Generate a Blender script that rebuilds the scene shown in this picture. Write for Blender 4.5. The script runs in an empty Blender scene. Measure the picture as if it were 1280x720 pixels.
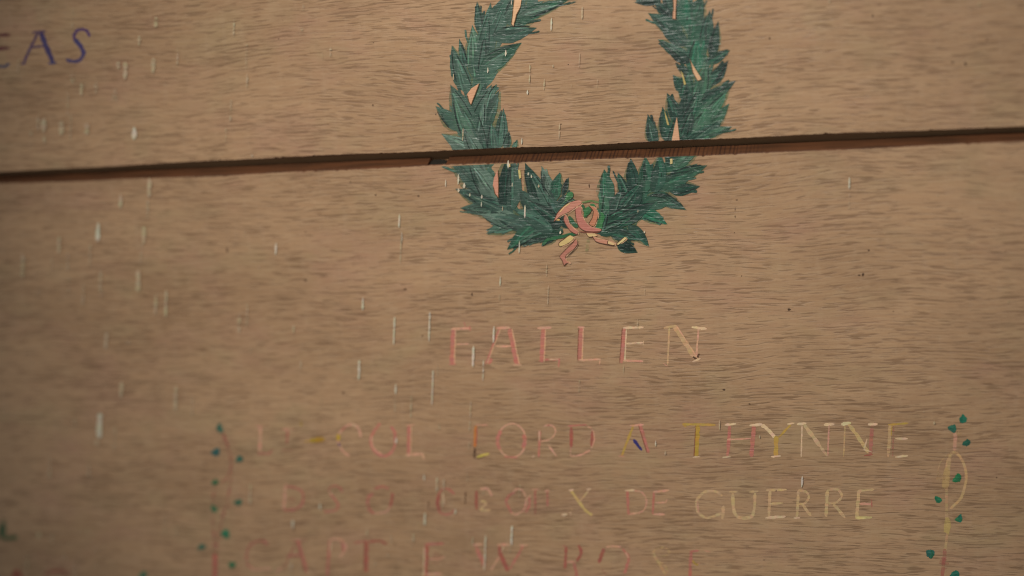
import bpy, bmesh, math, random
from mathutils import Vector, Matrix
from mathutils.geometry import tessellate_polygon
sc = bpy.context.scene
C = sc.collection
R = random.Random(11)

# ------------------------------------------------------------------ camera
MM = 0.0005                       # one photo pixel is half a millimetre at the panel's middle
FPX = 2500.0
YAW, PITCH, ROLL = math.radians(15.25), math.radians(11), math.radians(-4.4)
DIST = FPX * MM
CAM = Vector((math.sin(YAW) * math.cos(PITCH), -math.cos(YAW) * math.cos(PITCH), math.sin(PITCH))) * DIST
FW = -CAM.normalized()
_r = FW.cross(Vector((0, 0, 1))).normalized()
_u = _r.cross(FW)
RT = _r * math.cos(ROLL) + _u * math.sin(ROLL)
UP = -_r * math.sin(ROLL) + _u * math.cos(ROLL)
cd = bpy.data.cameras.new("camera")
cam = bpy.data.objects.new("camera", cd)
C.objects.link(cam)
cam.matrix_world = Matrix(((RT.x, UP.x, -FW.x, CAM.x), (RT.y, UP.y, -FW.y, CAM.y), (RT.z, UP.z, -FW.z, CAM.z), (0, 0, 0, 1)))
cd.sensor_width = 36
cd.lens = FPX / 1280 * 36
cd.clip_start, cd.clip_end = 0.05, 50
sc.camera = cam


def at(px, py):
    """the point of the painted face (the plane y = 0) measured at this place of the photograph"""
    d = FW * FPX + RT * (px - 640) - UP * (py - 360)
    return CAM - d * (CAM.y / d.y)


cd.dof.use_dof = True
cd.dof.focus_distance = (at(835, 330) - CAM).dot(FW)
cd.dof.aperture_fstop = 1.6

# ------------------------------------------------------------------ light and exposure
w = bpy.data.worlds.new("World")
sc.world = w
w.use_nodes = True
w.node_tree.nodes["Background"].inputs[0].default_value = (0.9, 0.95, 1.0, 1)
w.node_tree.nodes["Background"].inputs[1].default_value = 0.27
ld = bpy.data.lights.new("spot_lamp", 'SPOT')
lamp = bpy.data.objects.new("spot_lamp", ld)
C.objects.link(lamp)
aim = at(720, 275)
lamp.location = aim + Vector((-0.10, -1.0, 0.62))
lamp.rotation_euler = (aim - lamp.location).to_track_quat('-Z', 'Y').to_euler()
ld.energy = 46
ld.color = (1.0, 0.94, 0.87)
ld.spot_size = math.radians(47)
ld.spot_blend = 1.0
ld.shadow_soft_size = 0.05
sc.view_settings.view_transform = 'Standard'
sc.view_settings.look = 'None'
sc.view_settings.exposure = 0
sc.view_settings.gamma = 1
sc.cycles.filter_width = 1.1


# ------------------------------------------------------------------ helpers
def lin(c):
    r = []
    for v in c:
        v = v / 255
        r.append(v / 12.92 if v <= 0.04045 else ((v + 0.055) / 1.055) ** 2.4)
    return tuple(r)


class N:
    """small node-graph helper"""
    def __init__(s, name):
        s.m = bpy.data.materials.new(name)
        s.m.use_nodes = True
        s.t = s.m.node_tree
        s.b = s.t.nodes["Principled BSDF"]
        s.out = s.t.nodes["Material Output"]

    def n(s, typ, **kw):
        o = s.t.nodes.new(typ)
        for k, v in kw.items():
            setattr(o, k, v)
        return o

    def l(s, a, b):
        s.t.links.new(a, b)

    def val(s, sock, v):
        if hasattr(v, "is_output"):
            s.l(v, sock)
        else:
            sock.default_value = v

    def math(s, op, a, b=0.0, c=0.0, clamp=False):
        o = s.n("ShaderNodeMath", operation=op, use_clamp=clamp)
        for i, v in enumerate((a, b, c)):
            s.val(o.inputs[i], v)
        return o.outputs[0]

    def ramp(s, v, lo, hi, a=0.0, b=1.0):
        o = s.n("ShaderNodeMapRange", interpolation_type='SMOOTHSTEP')
        for i, x in enumerate((v, lo, hi, a, b)):
            s.val(o.inputs[i], x)
        return o.outputs[0]

    def mix(s, f, a, b, blend='MIX'):
        o = s.n("ShaderNodeMix", data_type='RGBA', blend_type=blend)
        s.val(o.inputs[0], f)
        for i, v in ((6, a), (7, b)):
            if isinstance(v, tuple):
                v = (*v[:3], 1)
            s.val(o.inputs[i], v)
        return o.outputs[2]

    def noise(s, vec, scale=1.0, detail=2.0, rough=0.5, dist=0.0):
        o = s.n("ShaderNodeTexNoise")
        s.l(vec, o.inputs["Vector"])
        o.inputs["Scale"].default_value = scale
        o.inputs["Detail"].default_value = detail
        o.inputs["Roughness"].default_value = rough
        o.inputs["Distortion"].default_value = dist
        return o.outputs[0]

    def vec(s, x, y, z=0.0):
        o = s.n("ShaderNodeCombineXYZ")
        for i, v in enumerate((x, y, z)):
            s.val(o.inputs[i], v)
        return o.outputs[0]

    def grain_coords(s, off):
        """u along the grain, v across it, in half millimetres, v bent by a slow warp"""
        tc = s.n("ShaderNodeTexCoord")
        sp = s.n("ShaderNodeSeparateXYZ")
        s.l(tc.outputs["Object"], sp.inputs[0])
        u = s.math('MULTIPLY_ADD', sp.outputs[0], 1 / MM, off[0])
        v = s.math('MULTIPLY_ADD', sp.outputs[2], 1 / MM, off[1])
        w1 = s.noise(s.vec(s.math('DIVIDE', u, 260), s.math('DIVIDE', v, 150), 3.1), 1, 1)
        w2 = s.noise(s.vec(s.math('DIVIDE', u, 60), s.math('DIVIDE', v, 28), 8.4), 1, 2)
        dv = s.math('ADD', s.math('MULTIPLY', s.math('SUBTRACT', w1, .5), 30), s.math('MULTIPLY', s.math('SUBTRACT', w2, .5), 4.5))
        s.u, s.v0, s.v = u, v, s.math('ADD', v, dv)
        return u, s.v

    def st(s, su, sv, z=0.0, **kw):
        return s.noise(s.vec(s.math('DIVIDE', s.u, su), s.math('DIVIDE', s.v, sv), z), 1, **kw)

    def pores(s):
        """short dark pore dashes lying along the grain"""
        a = s.st(27, 2.2, 1.3, detail=.6, rough=.4)
        b = s.st(15, 1.7, 5.7, detail=.5)
        c = s.st(80, 2.6, 9.2, detail=1)
        den = s.st(130, 60, 2.2, detail=2)
        th = s.ramp(den, .32, .68, .625, .56)
        pa = s.ramp(s.math('SUBTRACT', a, th), 0.0, .09)
        pb = s.ramp(s.math('SUBTRACT', b, s.math('ADD', th, .03)), 0.0, .08)
        pc = s.ramp(s.math('SUBTRACT', c, s.math('ADD', th, .02)), 0.0, .1)
        p = s.math('ADD', s.math('MULTIPLY', pa, .75), s.math('MULTIPLY', pb, .45))
        return s.math('ADD', p, s.math('MULTIPLY', pc, .5), clamp=True)


GRAIN = {'upper': (310, 140), 'lower': (0, 0)}


def wood_mat(which):
    g = N("aged_oak_" + which)
    g.grain_coords(GRAIN[which])
    p = g.pores()
    base = g.mix(g.ramp(g.st(330, 110, 4.4, detail=3), .35, .65), lin((172, 136, 100)), lin((156, 122, 88)))
    base = g.mix(g.ramp(g.st(110, 70, 6.6, detail=3, rough=.6), .48, .75, 0, .55), base, lin((164, 122, 98)))
    base = g.mix(g.ramp(g.st(90, 60, 16.6, detail=3, rough=.6), .5, .75, 0, .5), base, lin((158, 136, 98)))
    fib = g.st(90, 5.5, 7.1, detail=4, rough=.65)
    base = g.mix(g.ramp(fib, .3, .72, 0, .36), base, lin((134, 103, 76)))
    fine = g.st(24, 1.6, 11.5, detail=2, rough=.6)
    base = g.mix(g.ramp(fine, .35, .75, 0, .36), base, lin((186, 156, 121)))
    blot = g.noise(g.vec(g.math('DIVIDE', g.u, 55), g.math('DIVIDE', g.v0, 40), 1.5), 1, 4, .6)
    base = g.mix(g.ramp(blot, .5, .8, 0, .3), base, lin((126, 98, 70)))
    cross = g.noise(g.vec(g.math('DIVIDE', g.u, 9), g.math('DIVIDE', g.v0, 55), 4.0), 1, 2)
    base = g.mix(g.ramp(cross, .52, .8, 0, .16), base, lin((178, 150, 120)))
    speck = g.noise(g.vec(g.math('DIVIDE', g.u, 3.2), g.math('DIVIDE', g.v0, 1.6), 6.0), 1, 2, .6)
    base = g.mix(g.ramp(speck, .52, .8, 0, .3), base, lin((120, 90, 62)))
    base = g.mix(g.math('MULTIPLY', p, .57), base, lin((96, 68, 44)))
    g.l(base, g.b.inputs["Base Color"])
    g.l(g.ramp(blot, .3, .7, .46, .6), g.b.inputs["Roughness"])
    g.b.inputs["Specular IOR Level"].default_value = .35
    h = g.math('ADD', g.math('MULTIPLY', p, -1.0), g.math('MULTIPLY', fib, .5))
    h = g.math('ADD', h, g.math('MULTIPLY', fine, .3))
    bp = g.n("ShaderNodeBump")
    bp.inputs["Strength"].default_value = .45
    bp.inputs["Distance"].default_value = .00035
    g.l(h, bp.inputs["Height"])
    g.l(bp.outputs[0], g.b.inputs["Normal"])
    return g.m


def edge_mat(saw0, saw1):
    """sawn board edge: red-brown stain, upright saw marks over one stretch"""
    g = N("sawn_red_brown_edge")
    tc = g.n("ShaderNodeTexCoord")
    sp = g.n("ShaderNodeSeparateXYZ")
    g.l(tc.outputs["Object"], sp.inputs[0])
    x = g.math('MULTIPLY', sp.outputs[0], 1 / MM)
    y = g.math('MULTIPLY', sp.outputs[1], 1 / MM)
    n1 = g.noise(g.vec(g.math('DIVIDE', x, 70), g.math('DIVIDE', y, 9)), 1, 3)
    base = g.mix(g.ramp(n1, .3, .7), lin((78, 47, 23)), lin((104, 63, 34)))
    jit = g.noise(g.vec(g.math('DIVIDE', x, 17), 0.0), 1, 2)
    ph = g.math('ADD', g.math('MULTIPLY', x, 2 * math.pi / 5.2), g.math('MULTIPLY', jit, 16))
    wv = g.math('SINE', ph)
    inside = g.math('MULTIPLY', g.ramp(x, saw0, saw0 + 60), g.ramp(x, saw1 - 90, saw1, 1, 0))
    cut = g.math('MULTIPLY', g.ramp(wv, .1, .9), inside)
    cut = g.math('MULTIPLY', cut, g.ramp(g.noise(g.vec(g.math('DIVIDE', x, 11), g.math('DIVIDE', y, 30), 5.0), 1, 1), .3, .6, .3, 1))
    base = g.mix(g.math('MULTIPLY', cut, .75), base, lin((54, 29, 16)))
    g.l(base, g.b.inputs["Base Color"])
    g.b.inputs["Roughness"].default_value = .7
    bp = g.n("ShaderNodeBump")
    bp.inputs["Strength"].default_value = .5
    bp.inputs["Distance"].default_value = .0004
    g.l(g.math('ADD', n1, g.math('MULTIPLY', cut, -1)), bp.inputs["Height"])
    g.l(bp.outputs[0], g.b.inputs["Normal"])
    return g.m


def paint_mat(name, which, rough=.42, flake=1.0, relief=.5, spec=.4, dark=.12, grey=.0):
    """brushed oil paint that thins and flakes over the grain; colour and coverage come with the mesh"""
    g = N(name)
    g.grain_coords(GRAIN[which])
    p = g.pores()
    at_ = g.n("ShaderNodeAttribute", attribute_name="Col")
    cv = g.n("ShaderNodeAttribute", attribute_name="cover")
    n1 = g.noise(g.vec(g.math('DIVIDE', g.u, 7), g.math('DIVIDE', g.v0, 4.5), 2.0), 1, 4, .6)
    n2 = g.noise(g.vec(g.math('DIVIDE', g.u, 30), g.math('DIVIDE', g.v0, 26), 7.0), 1, 3)
    ridge = g.st(42, 2.6, 3.3, detail=2, rough=.6)
    col = g.mix(g.ramp(n1, .3, .75, 0, dark), at_.outputs["Color"], (.0, .0, .0), 'MIX')
    col = g.mix(g.ramp(n2, .4, .7, 0, grey), col, lin((150, 160, 144)))
    g.l(col, g.b.inputs["Base Color"])
    g.b.inputs["Roughness"].default_value = rough
    g.b.inputs["Specular IOR Level"].default_value = spec
    fl = g.math('ADD', g.math('MULTIPLY', n1, .55), g.math('MULTIPLY', g.st(26, 3.2, 12.0, detail=2), .45))
    fl = g.math('SUBTRACT', g.math('ADD', fl, g.math('MULTIPLY', p, -.22 * flake)), .5)
    # cover 1 keeps nearly all paint, 0 none
    k = g.math('ADD', g.math('MULTIPLY', fl, 1.35), g.math('MULTIPLY_ADD', cv.outputs["Fac"], 1.2, -.22))
    a = g.math('MULTIPLY', g.ramp(k, 0.0, .5), g.math('MULTIPLY_ADD', cv.outputs["Fac"], .45, .55, clamp=True))
    g.l(a, g.b.inputs["Alpha"])
    h = g.math('ADD', g.math('MULTIPLY', n1, .5), g.math('MULTIPLY', ridge, 1.0))
    h = g.math('ADD', h, g.math('MULTIPLY', p, -.7))
    bp = g.n("ShaderNodeBump")
    bp.inputs["Strength"].default_value = relief
    bp.inputs["Distance"].default_value = .0006
    g.l(h, bp.inputs["Height"])
    g.l(bp.outputs[0], g.b.inputs["Normal"])
    return g.m


class Paint:
    """collects paint strokes and shapes (given in photo measure) on the board face into one mesh"""
    def __init__(s):
        s.k = 0
        s.bm = bmesh.new()
        s.cl = s.bm.verts.layers.float_color.new("Col")
        s.cv = s.bm.verts.layers.float.new("cover")

    def v(s, p, c, cover, lift=0.0):
        q = at(*p)
        x = s.bm.verts.new((q.x, -(0.00006 + lift * .3), q.z))
        x[s.cl] = (*c, 1)
        x[s.cv] = cover
        return x

    def up(s, lift):
        s.k += 1                     # every stroke lies on top of the one before
        return lift + s.k * .0000035

    def face(s, vs):
        try:
            s.bm.faces.new(vs)
        except ValueError:
            pass

    def stroke(s, pts, wd, col, cover=.8, lift=0.0, smooth=False, taper=(.8, .8), rag=.12, col2=None):
        """a brush stroke: a ribbon along a line, ends rounded, width uneven"""
        lift = s.up(lift)
        P = [Vector((a, b)) for a, b in pts]
        if smooth and len(P) > 2:
            Q = []
            for i in range(len(P) - 1):
                p0, p1, p2, p3 = P[max(i - 1, 0)], P[i], P[i + 1], P[min(i + 2, len(P) - 1)]
                for k in range(5):
                    t = k / 5
                    Q.append(.5 * ((2 * p1) + (p2 - p0) * t + (2 * p0 - 5 * p1 + 4 * p2 - p3) * t * t + (3 * p1 - p0 - 3 * p2 + p3) * t ** 3))
            P = Q + [P[-1]]
        D = []
        for i in range(len(P) - 1):
            n = max(1, int((P[i + 1] - P[i]).length / 3))
            for k in range(n):
                D.append(P[i].lerp(P[i + 1], k / n))
        D.append(P[-1])
        n = len(D)
        L, M = [], []
        c1, c2 = lin(col), lin(col2 or col)
        for i, p in enumerate(D):
            d = (D[min(i + 1, n - 1)] - D[max(i - 1, 0)])
            d = d.normalized() if d.length else Vector((1, 0))
            nn = Vector((-d.y, d.x))
            t = i / max(n - 1, 1)
            f = 1.0
            if i == 0: f = taper[0] * .6
            if i == n - 1: f = taper[1] * .6
            h = wd / 2 * f * (1 + R.uniform(-rag, rag))
            j = R.uniform(-.08, .08) * wd
            c = [(a * (1 - t) + b * t) * R.uniform(.92, 1.08) for a, b in zip(c1, c2)]
            cvv = cover + R.uniform(-.08, .08)
            L.append(s.v(p + nn * (h + j), c, cvv, lift))
            M.append(s.v(p - nn * (h - j), c, cvv, lift))
        for i in range(n - 1):
            s.face((L[i], L[i + 1], M[i + 1], M[i]))

    def poly(s, pts, col, cover=.95, lift=0.0, edge=None):
        lift = s.up(lift)
        c = lin(col)
        ce = lin(edge) if edge else c
        vs = [s.v(p, ce, cover, lift) for p in pts]
        for t in tessellate_polygon([[Vector((a, b, 0)) for a, b in pts]]):
            s.face([vs[k] for k in t])

    def blob(s, p, rx, ry, col, cover=.9, ang=0.0, lift=0.0, rag=.25):
        lift = s.up(lift)
        c = lin(col)
        ct = s.v(p, c, cover, lift)
        rim = []
        for k in range(10):
            a = k / 10 * 2 * math.pi
            r = 1 + R.uniform(-rag, rag)
            dx, dy = rx * r * math.cos(a), ry * r * math.sin(a)
            rim.append(s.v((p[0] + dx * math.cos(ang) - dy * math.sin(ang), p[1] + dx * math.sin(ang) + dy * math.cos(ang)), c, cover - .12, lift))
        for k in range(10):
            s.face((ct, rim[k], rim[(k + 1) % 10]))

    def leaf(s, tip, base, wd, col, bend=0.0, cover=1.0, lift=0.0, two=.12, wob=.05, fat=.62, tipx=1.2):
        """a painted leaf, pointed at the tip, its two halves brushed in slightly different greens"""
        lift = s.up(lift)
        T, B = Vector(tip), Vector(base)
        ax = T - B
        ln = max(ax.length, 1)
        d = ax / ln
        nn = Vector((-d.y, d.x))
        n = 12
        mid, lo, hi = [], [], []
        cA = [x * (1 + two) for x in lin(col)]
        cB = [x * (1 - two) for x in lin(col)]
        for i in range(n + 1):
            t = i / n
            h = wd / 2 * (t ** fat) * ((1 - t) ** tipx) / ((fat / (fat + tipx)) ** fat * (tipx / (fat + tipx)) ** tipx)
            if i == 0: h = wd * .16
            o = nn * (bend * ln * math.sin(math.pi * t * .9)) if bend else Vector((0, 0))
            m = B + ax * t + o
            k = R.uniform(.9, 1.12)
            lf = lift + .00012 * math.sin(math.pi * t)
            j1, j2 = 1 + R.uniform(-wob, wob), 1 + R.uniform(-wob, wob)
            mid.append((s.v(m, [x * k for x in cA], cover, lf), s.v(m, [x * k for x in cB], cover, lf)))
            lo.append(s.v(m + nn * h * j1, [x * k for x in cA], cover - .06, lift))
            hi.append(s.v(m - nn * h * j2, [x * k for x in cB], cover - .06, lift))
        for i in range(n):
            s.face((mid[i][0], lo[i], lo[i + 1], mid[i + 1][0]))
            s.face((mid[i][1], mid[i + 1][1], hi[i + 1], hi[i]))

    def build(s, name, mat, parent, clip=None, label=None):
        if clip:
            for co, no in clip:
                bmesh.ops.bisect_plane(s.bm, geom=s.bm.verts[:] + s.bm.edges[:] + s.bm.faces[:], plane_co=co, plane_no=no, clear_outer=True)
        s.bm.normal_update()
        for f in s.bm.faces:
            if f.normal.y > 0:
                f.normal_flip()
        me = bpy.data.meshes.new(name)
        s.bm.to_mesh(me)
        s.bm.free()
        me.materials.append(mat)
        o = bpy.data.objects.new(name, me)
        C.objects.link(o)
        o.parent = parent
        if label:
            o["label"] = label
        return o


def thing(name, label, cat, group=None):
    o = bpy.data.objects.new(name, None)
    C.objects.link(o)
    o["label"], o["category"] = label, cat
    if group:
        o["group"] = group
    return o


# ------------------------------------------------------------------ the two planks and what is behind them
THICK = .0112
Z_LOW, Z_HIGH = .0790, .0872        # the open joint between the planks
X0, X1 = -.95, .95
NOTCH = (at(534, 206).x, at(557, 206).x)


def plank(which, parent):
    bm = bmesh.new()
    top = which == 'lower'
    ze = Z_LOW if top else Z_HIGH
    zf = -.6 if top else .62
    sg = 1 if top else -1            # outward direction of the joint edge
    xs, x = [], X0
    while x < X1:
        xs.append(x)
        x += .0016
    xs.append(X1)
    if top:
        for nx in NOTCH:
            xs += [nx - .0001, nx + .0001]
        xs = sorted(xs)
    ys = [.0, .0004, .0006, .003, .0085, .0088, THICK]
    cols = []
    ph = R.uniform(0, 9)
    for x in xs:
        wv = .00035 * math.sin(x * 17 + ph) + .00018 * math.sin(x * 61 + ph * 2) + R.uniform(-.00013, .00013)
        if R.random() < .07:
            wv -= sg * R.uniform(.0001, .0006)
        if not top:
            wv += .0011 * math.cos(x / .36 * math.pi / 2) - .0004   # the upper edge bows a little
        col = [bm.verts.new((x, 0, zf)), bm.verts.new((x, 0, ze - sg * .0004 + wv))]
        for i, y in enumerate(ys[1:], 1):
            z = ze + wv * (1 if i < 3 else .4)
            if top:
                z += min(y, .0088) * .40      # this edge is bevelled, rising away from the face
            if top and NOTCH[0] < x < NOTCH[1] and i >= 2:
                z -= .008
            col.append(bm.verts.new((x, y, z)))
        col.append(bm.verts.new((x, THICK, zf)))
        cols.append(col)
    m = len(cols[0])
    for a, b in zip(cols[:-1], cols[1:]):
        for i in range(m):
            f = bm.faces.new((a[i], a[(i + 1) % m], b[(i + 1) % m], b[i]))
            f.material_index = 0 if i == 0 else 1
            f.smooth = False
    bm.faces.new(cols[0])
    bm.faces.new(cols[-1])
    bmesh.ops.recalc_face_normals(bm, faces=bm.faces[:])
    me = bpy.data.meshes.new("plank")
    bm.to_mesh(me)
    bm.free()
    me.materials.append(wood_mat(which))
    me.materials.append(EDGE)
    o = bpy.data.objects.new("plank", me)
    C.objects.link(o)
    o.parent = parent
    return o


EDGE = edge_mat(at(560, 200).x / MM, at(990, 190).x / MM)
upper = thing("painted_board", "upper oak board with dark blue letters and the top of the painted laurel wreath", "board")
lower = thing("painted_board", "lower oak board with painted pink bow, the word FALLEN and faded names", "board")
plank('upper', upper)
plank('lower', lower)

wb = bmesh.new()
bmesh.ops.create_cube(wb, size=1, matrix=Matrix.Translation((0, THICK + .0315, .02)) @ Matrix.Diagonal((2.0, .06, 1.4, 1)))
me = bpy.data.meshes.new("wall")
wb.to_mesh(me)
wb.free()
wg = N("dark_stained_backing")
wg.grain_coords((50, 70))
wg.l(wg.mix(wg.st(60, 8, 1.0, detail=3), lin((150, 110, 72)), lin((176, 132, 90))), wg.b.inputs["Base Color"])
wg.b.inputs["Roughness"].default_value = .8
me.materials.append(wg.m)
wall = bpy.data.objects.new("wall", me)
C.objects.link(wall)
wall["kind"] = "structure"

# dark block added so the notch reads as a deep recess in the lower board's bevelled edge
filler = bmesh.new()
xa, xb = NOTCH[0] + .0002, NOTCH[1] - .0002
prof = [(.0007, Z_LOW - .006), (.0007, Z_LOW - .0006), (.0011, Z_LOW + .0002), (.0080, Z_LOW + .0030), (.0085, Z_LOW + .0026), (.0085, Z_LOW - .006)]
rows = []
for k in range(9):
    t = k / 8
    drop = .0012 * (abs(2 * t - 1) ** 6) + .0007 * t
    rows.append([filler.verts.new((xa + (xb - xa) * t, y, z - (drop if 0 < i < 5 else 0) + R.uniform(-.0002, .0002))) for i, (y, z) in enumerate(prof)])
for a, b in zip(rows[:-1], rows[1:]):
    for i in range(6):
        filler.faces.new((a[i], a[(i + 1) % 6], b[(i + 1) % 6], b[i]))
filler.faces.new(rows[0])
filler.faces.new(rows[-1])
bmesh.ops.recalc_face_normals(filler, faces=filler.faces[:])
me = bpy.data.meshes.new("notch_filler")
filler.to_mesh(me)
filler.free()
pg = N("dark_notch_filler")
pg.grain_coords((20, 30))
pg.l(pg.mix(pg.st(9, 7, 1.0, detail=3), lin((18, 15, 9)), lin((48, 43, 32))), pg.b.inputs["Base Color"])
pg.b.inputs["Roughness"].default_value = .75
me.materials.append(pg.m)
po = bpy.data.objects.new("notch_filler", me)
C.objects.link(po)
po.parent = lower

# ------------------------------------------------------------------ paints
BRD = {'upper': upper, 'lower': lower}
GREEN = {k: paint_mat("green_oil_paint_" + k, k, rough=.36, flake=.4, relief=.5, spec=.45, dark=.26, grey=.06) for k in BRD}
LETTER = {k: paint_mat("worn_letter_paint_" + k, k, rough=.5, flake=1.2, relief=.4, spec=.3) for k in BRD}
CLIP = {'upper': [((0, 0, Z_HIGH + .0012), (0, 0, -1))], 'lower': [((0, 0, Z_LOW - .0006), (0, 0, 1))]}

G1, G2, G3, G4, G5 = (68, 97, 81), (60, 88, 74), (90, 114, 98), (52, 78, 66), (73, 105, 84)   # left branch, greyer
D1, D2, D3, D4, D5 = (43, 83, 63), (37, 72, 57), (58, 98, 74), (32, 62, 50), (38, 94, 70)     # right branch, deeper
CREAM, PINK, PALE = (216, 170, 128), (200, 124, 104), (204, 176, 130)

LEFT_LEAVES = [   # tip, base, width, colour
    ((596.7, 1), (601, 44), 10, G4), ((637, -8), (616, 44), 26, G2), ((660, -26), (634, 30), 22, G1), ((613, 3), (604, 76), 24, G2),
    ((589.8, 31), (596, 98), 25, G5), ((574, 48), (582, 84), 9, G4), ((565.5, 56), (584, 114), 22, G1), ((606, 40), (600, 100), 22, G2),
    ((713, -2), (650, 20), 15, D1), ((704, 5), (646, 24), 10, G3), ((676, 20), (640, 32), 13, D1), ((671, 34), (616, 46), 20, G2), ((652, 53), (602, 86), 24, D1),
    ((640, 62), (602, 92), 20, G1), ((621, 105), (612, 124), 8, G2), ((616, 106), (596, 160), 24, G1), ((625.5, 113), (607, 162), 17, G2),
    ((628.4, 135), (622, 186), 15, G2), ((636, 163), (632, 188), 9, G1), ((647, 174), (641, 190), 6, G1),
    ((544, 133), (574, 162), 17, G1), ((552, 166), (600, 190), 20, G3), ((562, 106), (586, 164), 26, G1), ((566, 118), (592, 178), 24, G5),
    ((606, 124), (600, 166), 8, G3), ((597, 142), (606, 196), 22, G2), ((580, 160), (606, 198), 24, G3), ((615, 150), (618, 200), 18, G2),
    ((562, 180), (606, 222), 26, G3), ((558, 196), (612, 242), 30, G2), ((586, 200), (618, 250), 26, G3), ((569, 236), (604, 252), 14, G4),
    ((575, 260), (622, 262), 18, G1), ((580, 240), (634, 268), 24, G4), ((608, 293), (656, 274), 19, G1), ((600, 268), (650, 280), 24, G3), ((609, 269), (662, 284), 20, G4),
    ((634, 312), (670, 284), 20, D1), ((677, 308), (694, 291), 12, D4), ((650, 304), (690, 286), 18, G1), ((662, 298), (704, 288), 14, D1),
    ((634, 190), (628, 256), 22, D4), ((641, 196), (640, 262), 18, G2), ((656, 203), (676, 256), 22, D4), ((664, 214), (690, 266), 18, G2),
    ((676.5, 207), (689, 248), 14, G3), ((701, 215), (693, 250), 15, D1), ((710.5, 221), (703, 244), 6, D4), ((716, 241), (698, 262), 14, D2),
    ((648, 236), (674, 276), 22, G4), ((660, 250), (700, 284), 22, D4), ((684, 244), (706, 280), 16, G4), ((690, 262), (712, 284), 13, D4), ((640, 262), (690, 290), 20, G2),
]
RIGHT_LEAVES = [
    ((792, 2), (826, 0), 9, D4), ((816, 2), (846, 24), 16, D4), ((810, 16), (852, 40), 22, D2), ((822, 20), (858, 56), 20, D4), ((828, -12), (846, 20), 18, D4),
    ((879, -4), (864, 30), 24, D1), ((858, -10), (858, 34), 20, D5), ((886.5, 12), (880, 62), 16, D2), ((898, 26), (889, 72), 13, D4), ((868, 24), (874, 84), 24, D1), ((872, 44), (868, 92), 22, D5),
    ((822.5, 48), (860, 70), 15, D2), ((832, 54), (862, 78), 14, D4), ((912.5, 62), (882, 78), 12, D2), ((910, 75), (886, 106), 15, D4), ((905, 84), (876, 112), 16, D2),
    ((844, 81), (862, 92), 8, D4), ((841.5, 93), (858, 114), 15, D2), ((833, 116), (847, 154), 17, D2), ((862, 86), (858, 128), 20, D1), ((884, 76), (872, 124), 22, D3),
    ((919.5, 100), (893, 116), 10, D2), ((908, 106), (872, 142), 20, D2), ((912, 112), (876, 156), 18, D3), ((911.5, 129), (886, 160), 15, D3),
    ((858, 104), (854, 160), 22, D4), ((876, 108), (858, 166), 22, D1), ((890, 120), (862, 176), 24, D3), ((868, 130), (852, 182), 20, D2),
    ((915, 158), (866, 172), 15, D3), ((900, 150), (856, 182), 18, D2), ((827.8, 133), (834, 176), 16, D2), ((809.5, 142), (818, 182), 15, D4), ((846, 148), (840, 190), 18, D1),
    ((858, 166), (836, 206), 24, D2), ((880, 176), (840, 206), 22, D3), ((884, 206), (842, 222), 16, D3), ((875, 232), (836, 236), 17, D2), ((868, 214), (826, 232), 20, D1),
    ((858, 262), (820, 242), 15, D2), ((834, 280), (800, 262), 16, D5), ((846, 248), (806, 252), 20, D1), ((811, 308), (786, 282), 13, D2), ((797, 315), (772, 303), 14, D4), ((800, 300), (764, 292), 16, D2),
    ((787.5, 197), (790, 238), 15, D4), ((772.3, 215), (784, 248), 14, D2), ((754.3, 211), (758, 254), 19, D1), ((806, 194), (806, 240), 20, D1), ((824, 190), (818, 240), 20, D2),
    ((804, 226), (774, 268), 24, D2), ((778, 236), (764, 276), 20, D4), ((756, 240), (752, 284), 15, D3), ((796, 254), (758, 284), 22, D1), ((820, 252), (770, 280), 20, D4), ((784, 276), (750, 292), 15, D2),
    ((760, 262), (748, 292), 13, D2), ((790, 272), (752, 290), 14, D1),
]


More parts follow.
